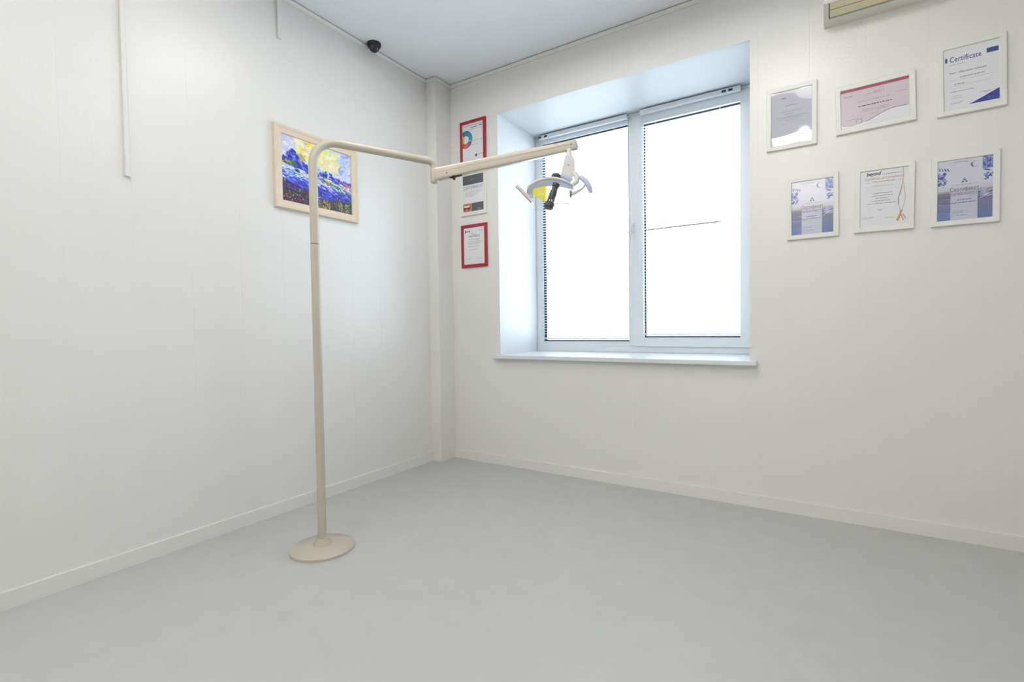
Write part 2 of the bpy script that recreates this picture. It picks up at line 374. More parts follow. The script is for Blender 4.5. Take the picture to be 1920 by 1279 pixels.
# ceiling lamps (seen only as reflections on the walls and glazing)
TUBE = emit_mat('fluorescent_tube', (1.0, .975, .945), LAMP_STRENGTH)
TRAY = mat('lamp_tray', (235, 235, 232), 0.35)
def ceiling_lamp(x, y, where):
    t = thing('ceiling_light', 'four-tube white ceiling light, ' + where, 'ceiling light', (x, y, ZT-.055), group='fluorescent ceiling lights')
    a = .30; m = MB(); m.box(-a, a, -a, a, .049, .055)
    for b in ((-a, -a+.012, -a, a), (a-.012, a, -a, a), (-a+.012, a-.012, -a, -a+.012), (-a+.012, a-.012, a-.012, a)): m.box(*b, 0, .049)
    m.build('tray', TRAY, t)
    for k in range(4):
        yy = -.21 + .14*k
        MB().tube([(-.275, yy, .026), (.275, yy, .026)], .013, 10).build('tube', TUBE, t)
for ly, row in ((1.80, 'row nearest the window'), (.35, 'second row from the window'), (-1.1, 'third row from the window'), (-2.5, 'row farthest from the window')):
    for lx, side in ((-1.52, 'painting side'), (-.27, 'far side from painting')): ceiling_lamp(lx, ly, row + ', ' + side)

# ------------------------------------------------------------------ painted sheets (flat print): strokes brushed onto a fine colour grid
class Sheet:
    def __init__(s, w, h, rgb): s.w, s.h = w, h; s.a = np.zeros((h, w, 3)); s.a[:] = rgb; s.yy, s.xx = np.mgrid[0:h, 0:w]; s.u = (s.xx+.5)/w; s.v = (s.yy+.5)/h
    def fill(s, mask, rgb, k=1.0): m = np.clip(mask.astype(float)*k, 0, 1)[..., None]; s.a = s.a*(1-m) + np.array(rgb, float)*m
    def dab(s, x, y, L, W, ang, rgb, k=.85):
        dx, dy = s.u-x, (s.v-y)*s.h/s.w; c, n = math.cos(ang), math.sin(ang)
        e = ((dx*c+dy*n)/L)**2 + ((-dx*n+dy*c)/W)**2; s.fill(np.clip(1.6*(1.15-e), 0, 1), rgb, k)
    def mesh(s, name, width, height, m, y=0.0):
        w, h = s.w, s.h; lin = s.a/255.; lin = np.where(lin <= .04045, lin/12.92, ((lin+.055)/1.055)**2.4)
        X = -width/2 + width*np.arange(w+1)/w; Z = height*(1-np.arange(h+1)/h)
        V = [(x, y, z) for z in Z for x in X]; F = [((i+1)*(w+1)+j, (i+1)*(w+1)+j+1, i*(w+1)+j+1, i*(w+1)+j) for i in range(h) for j in range(w)]
        me = bpy.data.meshes.new(name); me.from_pydata(V, [], F); me.update()
        at = me.color_attributes.new('Col', 'FLOAT_COLOR', 'CORNER')
        cols = np.ones((h*w, 4, 4)); cols[:, :, :3] = lin.reshape(-1, 1, 3); at.data.foreach_set('color', cols.ravel().astype(np.float32))
        me.materials.append(m); return me

def landscape():
    rn = random.Random(11); s = Sheet(190, 152, (214, 220, 240)); R = rn.uniform
    def many(n, xr, yr, L, W, ang, cols, k=.85):
        for _ in range(n): s.dab(R(*xr), R(*yr), R(*L), R(*W), R(*ang), rn.choice(cols), k)
    sky = [(225, 232, 250), (200, 208, 245), (240, 240, 235), (180, 196, 240)]
    u, v = s.u, s.v
    s.fill(v > .42 + .10*u, (150, 170, 232)); s.fill(v > .60 + .06*u, (64, 70, 200)); s.fill(v > np.where(u < .42, .66+u*.34, .90-(u-.42)*.22), (70, 44, 74))
    many(110, (0, 1), (0, .42), (.02, .06), (.012, .03), (-.8, .8), sky)
    yel = [(244, 240, 140), (240, 234, 104), (250, 246, 190), (248, 250, 222), (232, 240, 160)]
    many(90, (.20, .52), (0, .32), (.02, .05), (.012, .03), (-1, 1), yel)
    many(120, (.50, .82), (.04, .38), (.02, .05), (.012, .03), (-1, 1), yel)
    many(16, (.30, .45), (.02, .24), (.01, .03), (.008, .02), (-1, 1), [(252, 200, 70), (250, 190, 110)])
    many(14, (.56, .74), (.20, .36), (.02, .04), (.012, .025), (-1, 1), [(248, 222, 208), (250, 232, 220)])
    many(46, (.80, 1), (0, .36), (.02, .05), (.01, .025), (-1, 1), [(190, 204, 246), (214, 220, 250), (150, 170, 236)])
    blue = [(40, 50, 180), (62, 72, 205), (90, 105, 222), (28, 34, 140), (120, 140, 235)]
    for _ in range(460):                       # mountains on the left
        x = R(0, .46); top = .20 + abs(x-.16)*1.15 if x < .30 else .36 + (x-.30)*.35
        y = R(max(top, .12), .56)
        if y > .40 + x*.30: continue
        s.dab(x, y, R(.015, .04), R(.008, .02), R(.5, 1.4), rn.choice(blue))
    many(9, (.22, .32), (.24, .33), (.02, .035), (.012, .02), (.6, 1.2), [(176, 160, 140), (188, 172, 130)])
    many(26, (.36, .60), (.38, .50), (.015, .04), (.010, .02), (-.3, .3), [(150, 180, 225), (160, 190, 190), (190, 205, 240), (130, 150, 150)])
    for _ in range(120):                       # far blue ridge on the right
        x = R(.44, 1); y = R(.43, .54) + (x-.5)*.10 - (.05 if .58 < x < .72 else 0)
        s.dab(x, y, R(.012, .03), R(.008, .018), R(.2, 1.2), rn.choice(blue[:3] + [(30, 30, 130)]))
    many(60, (.0, .20), (.36, .43), (.012, .03), (.008, .014), (0, .5), [(46, 120, 90), (90, 150, 70), (30, 90, 80), (210, 170, 90)])
    many(40, (.18, .42), (.45, .57), (.015, .035), (.008, .014), (.1, .4), [(26, 30, 120), (50, 60, 170), (30, 80, 90)])
    for _ in range(320):                       # river
        x = R(0, 1); y = R(.43 + .12*x, .80); 
        if x < .4 and y < .40 + x*.28: continue
        c = [(240, 242, 250), (225, 228, 250), (190, 205, 245)] if y < .56 + x*.08 else [(70, 90, 215), (100, 130, 230), (150, 180, 240), (50, 60, 195), (235, 238, 250)]
        if y > .70: c = [(50, 52, 190), (66, 70, 205), (40, 40, 165), (90, 100, 220)]
        s.dab(x, y, R(.02, .06), R(.005, .012), R(-.05, .35), rn.choice(c))
    many(50, (.02, .50), (.50, .64), (.015, .04), (.004, .007), (.0, .3), [(40, 110, 140), (60, 130, 190), (40, 60, 150), (252, 250, 255)])
    for _ in range(90):                        # green bank on the right
        x = R(.55, 1); y = .54 + (x-.55)*.32 + R(-.03, .035)
        s.dab(x, y, R(.012, .035), R(.007, .013), R(.2, .5), rn.choice([(40, 130, 70), (30, 110, 90), (90, 150, 60), (30, 120, 130), (226, 160, 80)]))
    many(18, (.84, 1), (.50, .60), (.012, .025), (.008, .014), (0, .5), [(214, 150, 120), (190, 120, 130)])
    many(60, (.62, 1), (.60, .76), (.02, .045), (.003, .006), (.3, .55), [(240, 240, 252), (210, 220, 250), (70, 80, 210)])
    many(110, (.35, 1), (.66, .84), (.015, .05), (.006, .014), (0, .4), [(58, 60, 205), (40, 44, 170), (80, 92, 220), (34, 34, 140)])
    for _ in range(420):                       # flowery foreground
        x = R(0, 1); top = .66 + x*.30 if x < .42 else .86 - (x-.42)*.16
        y = R(top, 1.01)
        s.dab(x, y, R(.010, .030), R(.006, .014), R(.6, 2.4), rn.choice([(70, 36, 60), (104, 40, 56), (46, 60, 60), (34, 90, 66), (60, 34, 84), (110, 60, 50), (40, 100, 66), (58, 40, 40)]))
    many(110, (0, 1), (.76, 1), (.005, .010), (.003, .006), (0, 3), [(230, 120, 120), (250, 220, 120), (240, 230, 220), (200, 60, 80), (120, 180, 70), (250, 180, 160)])
    many(40, (.50, .66), (.86, .98), (.006, .014), (.005, .009), (0, 3), [(230, 210, 60), (190, 190, 60), (120, 160, 60)])
    many(40, (.80, .98), (.84, .98), (.006, .014), (.005, .009), (0, 3), [(120, 170, 70), (50, 130, 80), (170, 200, 90)])
    return s

def dental_print():
    rn = random.Random(5); R = rn.uniform; s = Sheet(110, 160, (226, 226, 240)); u, v = s.u, s.v
    s.fill(np.clip((v-.42)/.12, 0, 1)*np.clip((.60-v)/.08, 0, 1), (206, 200, 204), .8)
    s.fill(np.clip((v-.50)/.06, 0, 1), (126, 128, 160))
    s.fill(np.clip((v-.55)/.10, 0, 1)*np.clip((.75-v)/.08, 0, 1)*(u < .3), (112, 108, 138), .7)
    s.fill(np.clip((v-.72)/.2, 0, 1), (98, 122, 176), .9)
    s.fill((v > .86)*(u < .30), (120, 142, 196), .6); s.fill((v > .57)*(v < .68)*(u > .72), (92, 108, 150), .5)
    for _ in range(34): s.dab(R(.0, .3), R(.56, .8), R(.06, .16), R(.004, .010), R(-.25, .1), rn.choice([(200, 206, 230), (84, 84, 116), (160, 166, 200)]), .45)
    for _ in range(26): s.dab(R(.72, .98), R(.54, .66), R(.04, .12), R(.004, .012), R(-.5, .0), rn.choice([(216, 222, 238), (236, 238, 246), (100, 110, 150)]), .6)
    m = (u > .245)*(u < .735)*(v > .50); s.fill(m, (206, 208, 226), .85); s.fill(m*(v > .60), (222, 224, 240), .5)
    for _ in range(30): s.dab(R(.27, .71), R(.56, .96), R(.03, .10), R(.006, .014), R(-.4, .2), rn.choice([(236, 236, 246), (180, 184, 208), (214, 216, 234)]), .4)
    blues = [(70, 84, 170), (96, 112, 196), (50, 58, 130), (150, 164, 222), (204, 212, 242)]
    for k in range(4): s.dab(.04+.052*k, .135+.006*k, .050, .013, 1.35-.1*k, blues[k % 3], .9)
    for _ in range(60): s.dab(R(0, .17), R(.20, .40), R(.02, .05), R(.012, .024), R(-1, 1.5), rn.choice(blues), .7)
    for k in range(12): s.dab(.22+.030*k, .055-.020*math.sin(k*.26), .014, .007, .9, (130, 146, 214) if k < 5 else (76, 86, 160), .85)
    for _ in range(8): s.dab(R(.22, .4), R(.03, .09), R(.04, .08), .004, -.5, (190, 200, 236), .7)
    for k in range(14):
        a = math.radians(100 + 15*k); s.dab(.70+.075*math.cos(a), .105-.050*math.sin(a), .020, .016 if 3 < k < 9 else .006, -a+1.57, (76, 78, 120) if 3 < k < 9 else (150, 154, 190), .9)
    s.fill((u > .82)*(v < .20), (120, 134, 206), .85)
    for _ in range(30): s.dab(R(.83, 1), R(.0, .19), R(.02, .04), R(.012, .03), R(.8, 2.2), rn.choice(blues), .7)
    s.dab(.90, .225, .07, .020, .3, (74, 84, 120), .9)
    for _ in range(26): s.dab(R(.85, 1), R(.27, .38), R(.015, .04), R(.008, .02), R(-1.5, 1.5), rn.choice(blues), .7)
    return s

def mouth_print():
    rn = random.Random(9); s = Sheet(60, 44, (222, 168, 132)); u, v = s.u, s.v
    e = lambda cx, cy, a, b: ((u-cx)/a)**2 + ((v-cy)/b)**2 < 1
    s.fill(u > .80 - v*.12, (198, 150, 120)); s.fill(e(.42, .50, .48, .56), (190, 84, 74)); s.fill(e(.42, .56, .34, .38), (70, 36, 34))
    s.fill(e(.42, .34, .36, .16), (244, 238, 222)); s.fill(e(.40, .82, .24, .18), (206, 110, 106)); s.fill(e(.42, .14, .34, .12), (206, 100, 88))
    return s

# ------------------------------------------------------------------ lettering
def text_mesh(txt, width, height, m, align=0, italic=0.0, bold=0.0, space=1.0):
    """flat letters in the local x-z plane; width/height of the whole word, origin at its lower left (align 0) or lower centre (1)"""
    def raw(body):
        c = bpy.data.curves.new('lettering', 'FONT'); c.body = body; c.shear = italic; c.offset = bold; c.resolution_u = 3; c.space_character = space
        o = bpy.data.objects.new('lettering', c); COL.objects.link(o); bpy.context.view_layer.update()
        r = bpy.data.meshes.new_from_object(o.evaluated_get(bpy.context.evaluated_depsgraph_get()))
        COL.objects.unlink(o); bpy.data.objects.remove(o); bpy.data.curves.remove(c); return r
    me = raw(txt.replace('ф', 'о'))
    if 'ф' in txt:                       # the font's own glyph is broken: a round letter with a stem through it
        k = txt.index('ф'); pre = raw(txt[:k]+'о'); x2 = max(v.co.x for v in pre.vertices); xc = x2 - .245
        bm = bmesh.new(); bm.from_mesh(me)
        bm.faces.new([bm.verts.new(p) for p in ((xc-.045, -.21, 0), (xc+.045, -.21, 0), (xc+.045, .74, 0), (xc-.045, .74, 0))])
        bm.to_mesh(me); bm.free()
    n = len(me.vertices); a = np.zeros(n*3); me.vertices.foreach_get('co', a); a = a.reshape(-1, 3)
    mn, mx = a.min(0), a.max(0); x = (a[:, 0]-mn[0])/(mx[0]-mn[0])*width - (width/2 if align else 0); z = (a[:, 1]-mn[1])/(mx[1]-mn[1])*height
    b = np.stack([x, np.zeros(n), z], 1); me.vertices.foreach_set('co', b.ravel()); me.update()
    me.materials.clear(); me.materials.append(m); me.name = 'lettering'; return me
def ink(rgb): return mat('ink_%d_%d_%d' % rgb, rgb, 0.6)
INKG, INKD = ink((120, 120, 128)), ink((70, 70, 82))

# ------------------------------------------------------------------ framed sheets
def frame_mesh(w, h, mw, t, m, back=0.0, lip=0.0):
    """mitred picture frame standing on z=0, centred in x, back on y=0, front towards -y"""
    prof = [(0, -back), (0, -t+.002), (.002, -t), (mw-.003, -t+lip), (mw, -t+lip+.003), (mw, -back)]
    mb = MB(); rings = []
    for (sx, sz) in ((-1, 0), (1, 0), (1, 1), (-1, 1)):
        rings.append([((sx*(w/2-a)), y, (h-a) if sz else a) for a, y in prof])
    n = len(prof); vs = [p for r in rings for p in r]; fs = []
    for i in range(4):
        for j in range(n):
            k = (j+1) % n; i2 = (i+1) % 4
            fs.append((i*n+j, i*n+k, i2*n+k, i2*n+j))
    mb.add(vs, fs); return mb.mesh('frame', m)

class Cert:
    T = .016
    def __init__(s, name, label, x0, x1, z0, z1, tilt=0.0, fm=FRAMEW, mw=.0245, paper=PAPER, pane=PANE, group='framed certificates on the window wall', sheet=None, inset=0.0):
        s.W, s.H = x1-x0, z1-z0; s.mw = mw
        s.t = thing(name, label, 'certificate', ((x0+x1)/2, YW, z0), roty=-math.radians(tilt), group=group)
        fr = link('frame', frame_mesh(s.W, s.H, mw, s.T, fm), s.t); fr.data.name = 'frame'
        s.w, s.h = s.W-2*mw, s.H-2*mw; s.ysh = -s.T + .0065
        if sheet is None:
            s.sh = MB().box(-s.w/2-.002, s.w/2+.002, s.ysh, -.001, mw-.002, s.H-mw+.002).build('sheet', paper, s.t)
        else:
            MB().box(-s.w/2-.002, s.w/2+.002, s.ysh+.0004, -.001, mw-.002, s.H-mw+.002).build('backing_board', paper, s.t)
            s.sh = link('sheet', sheet.mesh('sheet', s.w, s.h, attr_mat('printed_sheet', .6)), s.t, (0, s.ysh, mw))
        if pane: MB().box(-s.w/2-.001, s.w/2+.001, -s.T+.0042, -s.T+.0052, mw-.001, s.H-mw+.001).build('pane', pane, s.t)
        s.k = 0
    def pos(s, u, v):                      # u from the left, v from the top, 0..1 of the visible sheet
        s.k += 1
        return (-s.w/2 + u*s.w, s.ysh - .0003 - .00002*(s.k % 10), s.mw + (1-v)*s.h)
    def put(s, name, me):
        o = link(name, me, s.t); return o
    def text(s, txt, u, v, wu, hv, m, align=0, **kw):
        me = text_mesh(txt, wu*s.w, hv*s.h, m, align, **kw); o = s.put('lettering', me); o.location = s.pos(u, v); return o
    def poly(s, pts, m, name='print_block'):
        y = s.pos(0, 0)[1]; mb = MB(); vs = [(s.pos(a, b)[0], y, s.pos(a, b)[2]) for a, b in pts]
        n = len(vs); mb.add(vs, [tuple(range(n))]); return mb.build(name, m, s.t)
    def lines(s, rows, m, th=.0016, name='text_lines'):
        """rows of unreadable small print: broken thin dashes. (u0,u1,v)"""
        y = s.pos(0, 0)[1]; mb = MB(); rn = random.Random(hash((len(rows), round(s.W*1e4))) & 255)
        for (a, b, v) in rows:
            u = a
            while u < b-.002:
                L = min(rn.uniform(.022, .075), b-u); t = th*rn.uniform(.8, 1.15)
                x0, _, z = s.pos(u, v); x1 = s.pos(u+L, v)[0]
                mb.add([(x0, y, z), (x1, y, z), (x1, y, z+t), (x0, y, z+t)], [(0, 1, 2, 3)]); u += L + .012
        return mb.build(name, m, s.t)
    def stroke(s, pts, wd, m, name='printed_line'):
        y = s.pos(0, 0)[1]; P = [Vector((s.pos(a, b)[0], s.pos(a, b)[2])) for a, b in pts]; vs = []; fs = []
        for i, p in enumerate(P):
            d = (P[min(i+1, len(P)-1)] - P[max(i-1, 0)]).normalized(); n = Vector((-d.y, d.x))*wd*.5
            vs += [(p.x+n.x, y, p.y+n.y), (p.x-n.x, y, p.y-n.y)]
        for i in range(len(P)-1): fs.append((2*i, 2*i+1, 2*i+3, 2*i+2))
        return MB().add(vs, fs).build(name, m, s.t)

def arc(cx, cy, rx, ry, a0, a1, n=16):
    return [(cx+rx*math.cos(math.radians(a0+(a1-a0)*i/n)), cy-ry*math.sin(math.radians(a0+(a1-a0)*i/n))) for i in range(n+1)]

# A: glossy certificate beside the window
c = Cert('framed_certificate', 'white framed certificate with glare across its glazing, next to the window', -.314, -.070, 2.044, 2.386, pane=PANEW, paper=mat('lilac_white_paper', (214, 214, 228), .6))
c.lines([(.26, .37, .14)], INKD, .005); c.lines([(.34, .66, .28)], INKG, .003)
c.lines([(.22, .74, .395), (.34, .60, .435), (.12, .88, .485), (.16, .80, .515), (.36, .62, .555)], INKG)
c.lines([(.30, .66, .37)], INKG, .001)

# B: landscape pink certificate
c = Cert('framed_certificate', 'landscape white framed pale pink certificate with a crimson top stripe', .017, .350, 2.070, 2.318, tilt=1.5, paper=PINKP)
CRIM = ink((178, 66, 96)); WINE = ink((120, 52, 70))
c.poly([(0, 0), (1, 0), (1, .062), (0, .062)], CRIM, 'top_stripe')
c.text('ДСО Б', .50, .225, .12, .062, ink((196, 120, 140)))
c.stroke([(.37, .235), (.42, .205), (.47, .215), (.53, .21)], .0014, CRIM); c.stroke(arc(.61, .165, .035, .07, -60, 240), .0012, ink((200, 140, 156)))
c.lines([(.05, .21, .175), (.06, .17, .20)], CRIM, .002)
c.lines([(.26, .74, .37), (.80, .96, .32)], INKG, .0018); c.lines([(.26, .75, .50)], INKD, .0042); c.lines([(.32, .72, .60), (.32, .72, .64)], INKG, .0016)
c.lines([(.44, .58, .73), (.07, .25, .79)], INKG, .0014)
c.poly([(0, 1), (0, .90)] + [(.06, .925), (.14, .945), (.22, .94), (.30, .925), (.42, .885), (.55, .80), (.68, .72), (.80, .695), (1, .70), (1, 1)], PAPER, 'white_foot')
c.stroke([(.03, .905), (.09, .935), (.16, .945), (.22, .94), (.26, .935)], .0022, WINE); c.stroke(arc(.27, .865, .045, .062, -100, 200), .0018, WINE)
c.stroke([(.37, .905), (.42, .885), (.55, .80), (.68, .72), (.80, .695), (.98, .70)], .0022, WINE)

# C: blue and white certificate
c = Cert('framed_certificate', 'white framed certificate with blue corner bar and large blue title', .430, .676, 2.064, 2.401, tilt=.9)
BLU = ink((52, 60, 150)); 
c.text('Certificate', .115, .215, .57, .085, BLU, space=1.12, bold=.012)
c.poly([(.78, .115), (.985, .115), (.985, .19), (.78, .19)], BLU, 'blue_bar'); c.poly([(.03, .135), (.07, .135), (.07, .21), (.03, .21)], BLU, 'blue_bar')
c.lines([(.11, .42, .262)], INKG, .0016)
c.text('Icon - Infiltration Concept', .115, .415, .66, .034, INKD, bold=.01)
c.lines([(.30, .76, .49)], ink((176, 180, 196)), .0045); c.lines([(.11, .9, .525), (.11, .86, .615)], INKG, .0008); c.lines([(.20, .38, .595)], ink((160, 160, 190)), .004)
c.lines([(.11, .55, .71)], INKD, .0018); c.lines([(.16, .32, .78), (.14, .36, .815)], INKG, .0013); c.lines([(.11, .30, .90), (.66, .86, .80), (.74, .80, .815)], INKG, .0016)
c.stroke([(.30, .90), (.315, .87), (.33, .90), (.345, .87)], .001, INKD)
c.poly([(.46, .955), (.72, .875), (1.0, .78), (1.0, .955)], BLU, 'blue_corner')
WHT = ink((238, 240, 248)); c.text('DMG', .845, .925, .115, .032, WHT, bold=.02); c.stroke([(.835, .885), (.80, .91), (.835, .925)], .0022, WHT)

# D and F: blue photo-print certificates
PRINT = dental_print()
def photo_cert(label, x0, x1, z0, z1, tilt, name_rows):
    c = Cert('framed_certificate', label, x0, x1, z0, z1, tilt=tilt, sheet=PRINT)
    GRN = ink((40, 120, 92)); PLUM = ink((104, 100, 118))
    c.poly([(.465, .345), (.50, .305), (.54, .345), (.52, .36), (.485, .36)], ink((120, 170, 150)), 'emblem')
    c.poly([(.44, .385), (.47, .352), (.495, .385)], GRN, 'emblem'); c.poly([(.51, .385), (.535, .352), (.56, .385)], GRN, 'emblem')
    c.text('УЧЕБНЫЙ ЦЕНТР', .50, .428, .48, .020, PLUM, align=1)
    c.text('Сертификат', .50, .545, .52, .088, PLUM, align=1)
    c.lines([(.14, .84, .565), (.28, .60, .585)], ink((84, 78, 100)), .0018); c.lines(name_rows, ink((110, 108, 130)), .0036)
    c.lines([(.30, .52, .86), (.28, .48, .885), (.36, .54, .93)], ink((120, 124, 156)), .0022)
    return c
photo_cert('blue photo certificate under the glare certificate, nearest the window in the lower row', -.212, .031, 1.537, 1.875, .3, [(.34, .62, .675), (.26, .72, .72)])
photo_cert('blue photo certificate in a white frame below the blue-cornered certificate', .409, .656, 1.536, 1.872, 0.0, [(.36, .62, .675), (.26, .72, .72)])

# E: certificate with ribbons
c = Cert('framed_certificate', 'white framed certificate with printed orange ribbons, middle of the lower row', .097, .344, 1.541, 1.878, tilt=-.6, mw=.0255)
ORG, TAN, NAVY = ink((226, 158, 72)), ink((214, 170, 130)), ink((38, 42, 96))
c.text('beyond', .13, .105, .31, .082, NAVY, italic=.25, bold=.03)
c.lines([(.50, .86, .085)], ink((150, 150, 160)), .003)
c.text('Certificate of Completion', .09, .175, .82, .055, ink((214, 150, 120)))
c.text('This is to certify that', .27, .225, .46, .038, ink((130, 110, 110)), italic=.1)
c.lines([(.12, .23, .215), (.76, .88, .21)], ink((196, 140, 130)), .002)
c.lines([(.10, .84, .295), (.10, .80, .345)], ink((196, 196, 200)), .001); c.lines([(.24, .7, .28)], ink((200, 200, 204)), .003)
c.lines([(.26, .68, .415), (.25, .69, .46), (.33, .60, .505), (.26, .66, .55), (.14, .76, .595)], INKG, .0024)
c.lines([(.36, .50, .70), (.05, .30, .83), (.05, .26, .85), (.54, .74, .86)], ink((160, 160, 166)), .0018); c.lines([(.40, .46, .72)], INKD, .0022)
c.stroke([(.89, .0), (.90, .08), (.895, .2), (.88, .3), (.83, .45), (.81, .55), (.815, .65), (.84, .75), (.86, .82)], .0022, TAN, 'ribbon')
c.stroke([(.875, .32), (.84, .44), (.805, .54), (.81, .64)], .0034, ink((92, 74, 110)), 'ribbon')
c.stroke([(.90, .25), (.93, .38), (.945, .52), (.93, .62), (.89, .72), (.855, .82)], .0028, ink((228, 190, 160)), 'ribbon')
c.stroke([(.885, .74), (.85, .82), (.79, .93)], .0085, ORG, 'ribbon'); c.stroke([(.855, .80), (.89, .88), (.925, .925)], .004, ORG, 'ribbon')
c.stroke([(.90, .82), (.965, .90)], .003, ink((130, 126, 130)), 'ribbon')

# three frames left of the window
GRPL = 'framed certificates left of the window'
c = Cert('framed_certificate', 'red framed diploma with a blue and yellow swirl, highest left of the window', -2.514, -2.264, 2.368, 2.710, fm=FRAMER, mw=.024, group=GRPL)
def ring(cx, cy, r0, r1, a0, a1, m):
    A = arc(cx, cy, r1, r1*.70, a0, a1, 10); B = arc(cx, cy, r0, r0*.62, a0, a1, 10); c.poly(A + B[::-1], m, 'swirl')
ring(.16, .40, .15, .33, -20, 60, ink((52, 140, 186))); ring(.16, .40, .15, .33, 60, 128, ink((44, 124, 180)))
ring(.16, .42, .15, .32, 232, 300, ink((222, 100, 96))); ring(.16, .42, .15, .32, 300, 342, ink((140, 104, 156)))
c.poly([(0, .27), (.06, .27), (.10, .34), (.07, .42), (.07, .55), (0, .60)], ink((226, 214, 60)), 'swirl')
c.lines([(.04, .98, .06)], ink((170, 150, 176)), .004); c.lines([(.42, .70, .125), (.78, .98, .115)], INKG, .008); c.lines([(.30, .98, .165)], INKG, .002)
c.text('Д И П Л О М', .22, .50, .72, .045, ink((150, 150, 160))); c.lines([(.30, .76, .585)], ink((170, 168, 180)), .003)
c.poly(arc(.66, .875, .05, .04, 0, 360, 10)[:-1], NAVY, 'emblem'); c.lines([(.74, .99, .865)], INKG, .003); c.lines([(.06, .26, .92)], ink((180, 180, 186)), .002)

c = Cert('framed_certificate', 'white framed certificate with dark header and a mouth photo, under the arm', -2.518, -2.266, 1.965, 2.305, mw=.0250, group=GRPL)
SLATE = ink((84, 88, 94))
c.poly([(0, .0), (1, .0), (1, .245), (0, .245)], SLATE, 'dark_header'); c.poly([(.34, .06), (.66, .06), (.66, .165), (.34, .165)], ink((206, 210, 212)), 'header_plate')
c.lines([(.38, .62, .13)], INKG, .010); c.lines([(.12, .95, .21), (.30, .7, .235)], ink((170, 174, 178)), .0016)
c.text('СЕРТИФИКАТ', .03, .385, .95, .105, ink((150, 150, 158)))
c.lines([(.32, .95, .43), (.12, .95, .465), (.10, .80, .50), (.10, .70, .535), (.20, .56, .57)], ink((166, 168, 174)), .0024)
c.poly([(0, .755), (1, .755), (1, .975), (0, .975)], SLATE, 'dark_footer'); c.lines([(.66, .9, .82), (.56, .95, .865)], ink((150, 156, 160)), .002); c.lines([(.72, .84, .935)], ink((180, 186, 190)), .006)
mo = link('mouth_photo', mouth_print().mesh('mouth_photo', c.w*.42, c.h*.22, attr_mat('printed_sheet')), c.t); mo.location = (-c.w/2 + c.w*.21, c.ysh-.0008, c.mw + .025*c.h)

c = Cert('framed_certificate', 'red framed certificate with a small blue logo, lowest left of the window', -2.518, -2.265, 1.553, 1.8925, fm=FRAMER, mw=.0245, group=GRPL)
c.poly([(.07, .075), (.12, .065), (.12, .13), (.07, .14)], ink((44, 52, 130)), 'emblem'); c.lines([(.14, .32, .115)], ink((70, 76, 150)), .010); c.lines([(.26, .52, .155)], INKG, .002)
c.poly([(.76, .075), (.80, .07), (.80, .105), (.77, .12)], ink((170, 160, 90)), 'emblem'); c.lines([(.82, .98, .085)], INKG, .002)
c.text('CERTIFICATE', .24, .265, .54, .050, INKD); c.lines([(.42, .64, .20), (.26, .78, .335)], INKG, .003)
c.lines([(.2, .84, .385), (.16, .86, .42), (.22, .80, .455), (.2, .8, .52), (.3, .7, .6)], INKG, .002); c.lines([(.1, .34, .85), (.62, .9, .85)], INKG, .002)

# ------------------------------------------------------------------ painting
PY0, PY1, PZ0, PZ1 = 1.7075, 2.3070, 1.790, 2.2765
t = thing('landscape_painting', 'bright impressionist painting of a blue river and mountains in a pale wood frame', 'painting', (XL, (PY0+PY1)/2, PZ0), rotz=math.radians(90))
pw, ph, pm = PY1-PY0, PZ1-PZ0, .050
def molding(w, h):
    prof = [(0, 0), (0, -.020), (.004, -.026), (.016, -.026), (.022, -.022), (.040, -.018), (.046, -.018), (.050, -.014), (.050, 0)]
    rings = [[(sx*(w/2-a), y, (h-a) if sz else a) for a, y in prof] for sx, sz in ((-1, 0), (1, 0), (1, 1), (-1, 1))]
    n = len(prof); vs = [p for r in rings for p in r]
    return MB().add(vs, [(i*n+j, i*n+(j+1) % n, ((i+1) % 4)*n+(j+1) % n, ((i+1) % 4)*n+j) for i in range(4) for j in range(n)]).mesh('frame', WOODW)
link('frame', molding(pw, ph), t)
MB().box(-pw/2+pm-.004, pw/2-pm+.004, -.0085, -.002, pm-.004, ph-pm+.004).build('stretcher_board', BACKING, t)
link('canvas', landscape().mesh('canvas', pw-2*pm+.004, ph-2*pm+.004, attr_mat('oil_paint', .4, bump=(260, .4, .001, 2))), t, (0, -.0092, pm-.002))

# ------------------------------------------------------------------ dental lamp on its post
PX, PY = -2.098, 1.522
t = thing('dental_lamp', 'ivory swing-arm dental lamp on a tall bent post', 'lamp', (PX, PY, 0)); o = Vector(t.location)
td = Vector((.2506, .5797, 0)).normalized(); Zt = 1.9905; Rb = .120; rt = .0203
def lb(mb, name, m, smooth=True, parent=None): return mb.build(name, m, parent or t, smooth, off=o)
lb(MB().lathe((PX, PY, 0), (0, 0, 1), [(.001, 0), (.150, 0), (.150, .012), (.140, .020), (.045, .028), (.036, .045), (.030, .060), (.001, .060)], 40), 'base', LAMPW)
lb(MB().lathe((PX, PY, .05), (0, 0, 1), [(.001, 0), (.0205, 0), (.0205, 1.437), (.001, 1.437)], 28), 'lower_post', LAMPW)
lb(MB().lathe((PX, PY, 1.486), (0, 0, 1), [(.001, 0), (.0180, 0), (.0180, .005), (.001, .005)], 28), 'joint_ring', DARK)
p0 = Vector((PX, PY, 0)); path = [p0 + Vector((0, 0, 1.490)), p0 + Vector((0, 0, 1.7))]
for k in range(0, 13):
    a = math.pi/2*k/12; path.append(p0 + td*(Rb-Rb*math.cos(a)) + Vector((0, 0, Zt-Rb+Rb*math.sin(a))))
Jx = Vector((-1.8410, 2.1062, 0)); L = (Jx-p0).dot(td); rj = .034
path.append(p0 + td*(L-rj-.18) + Vector((0, 0, Zt)))
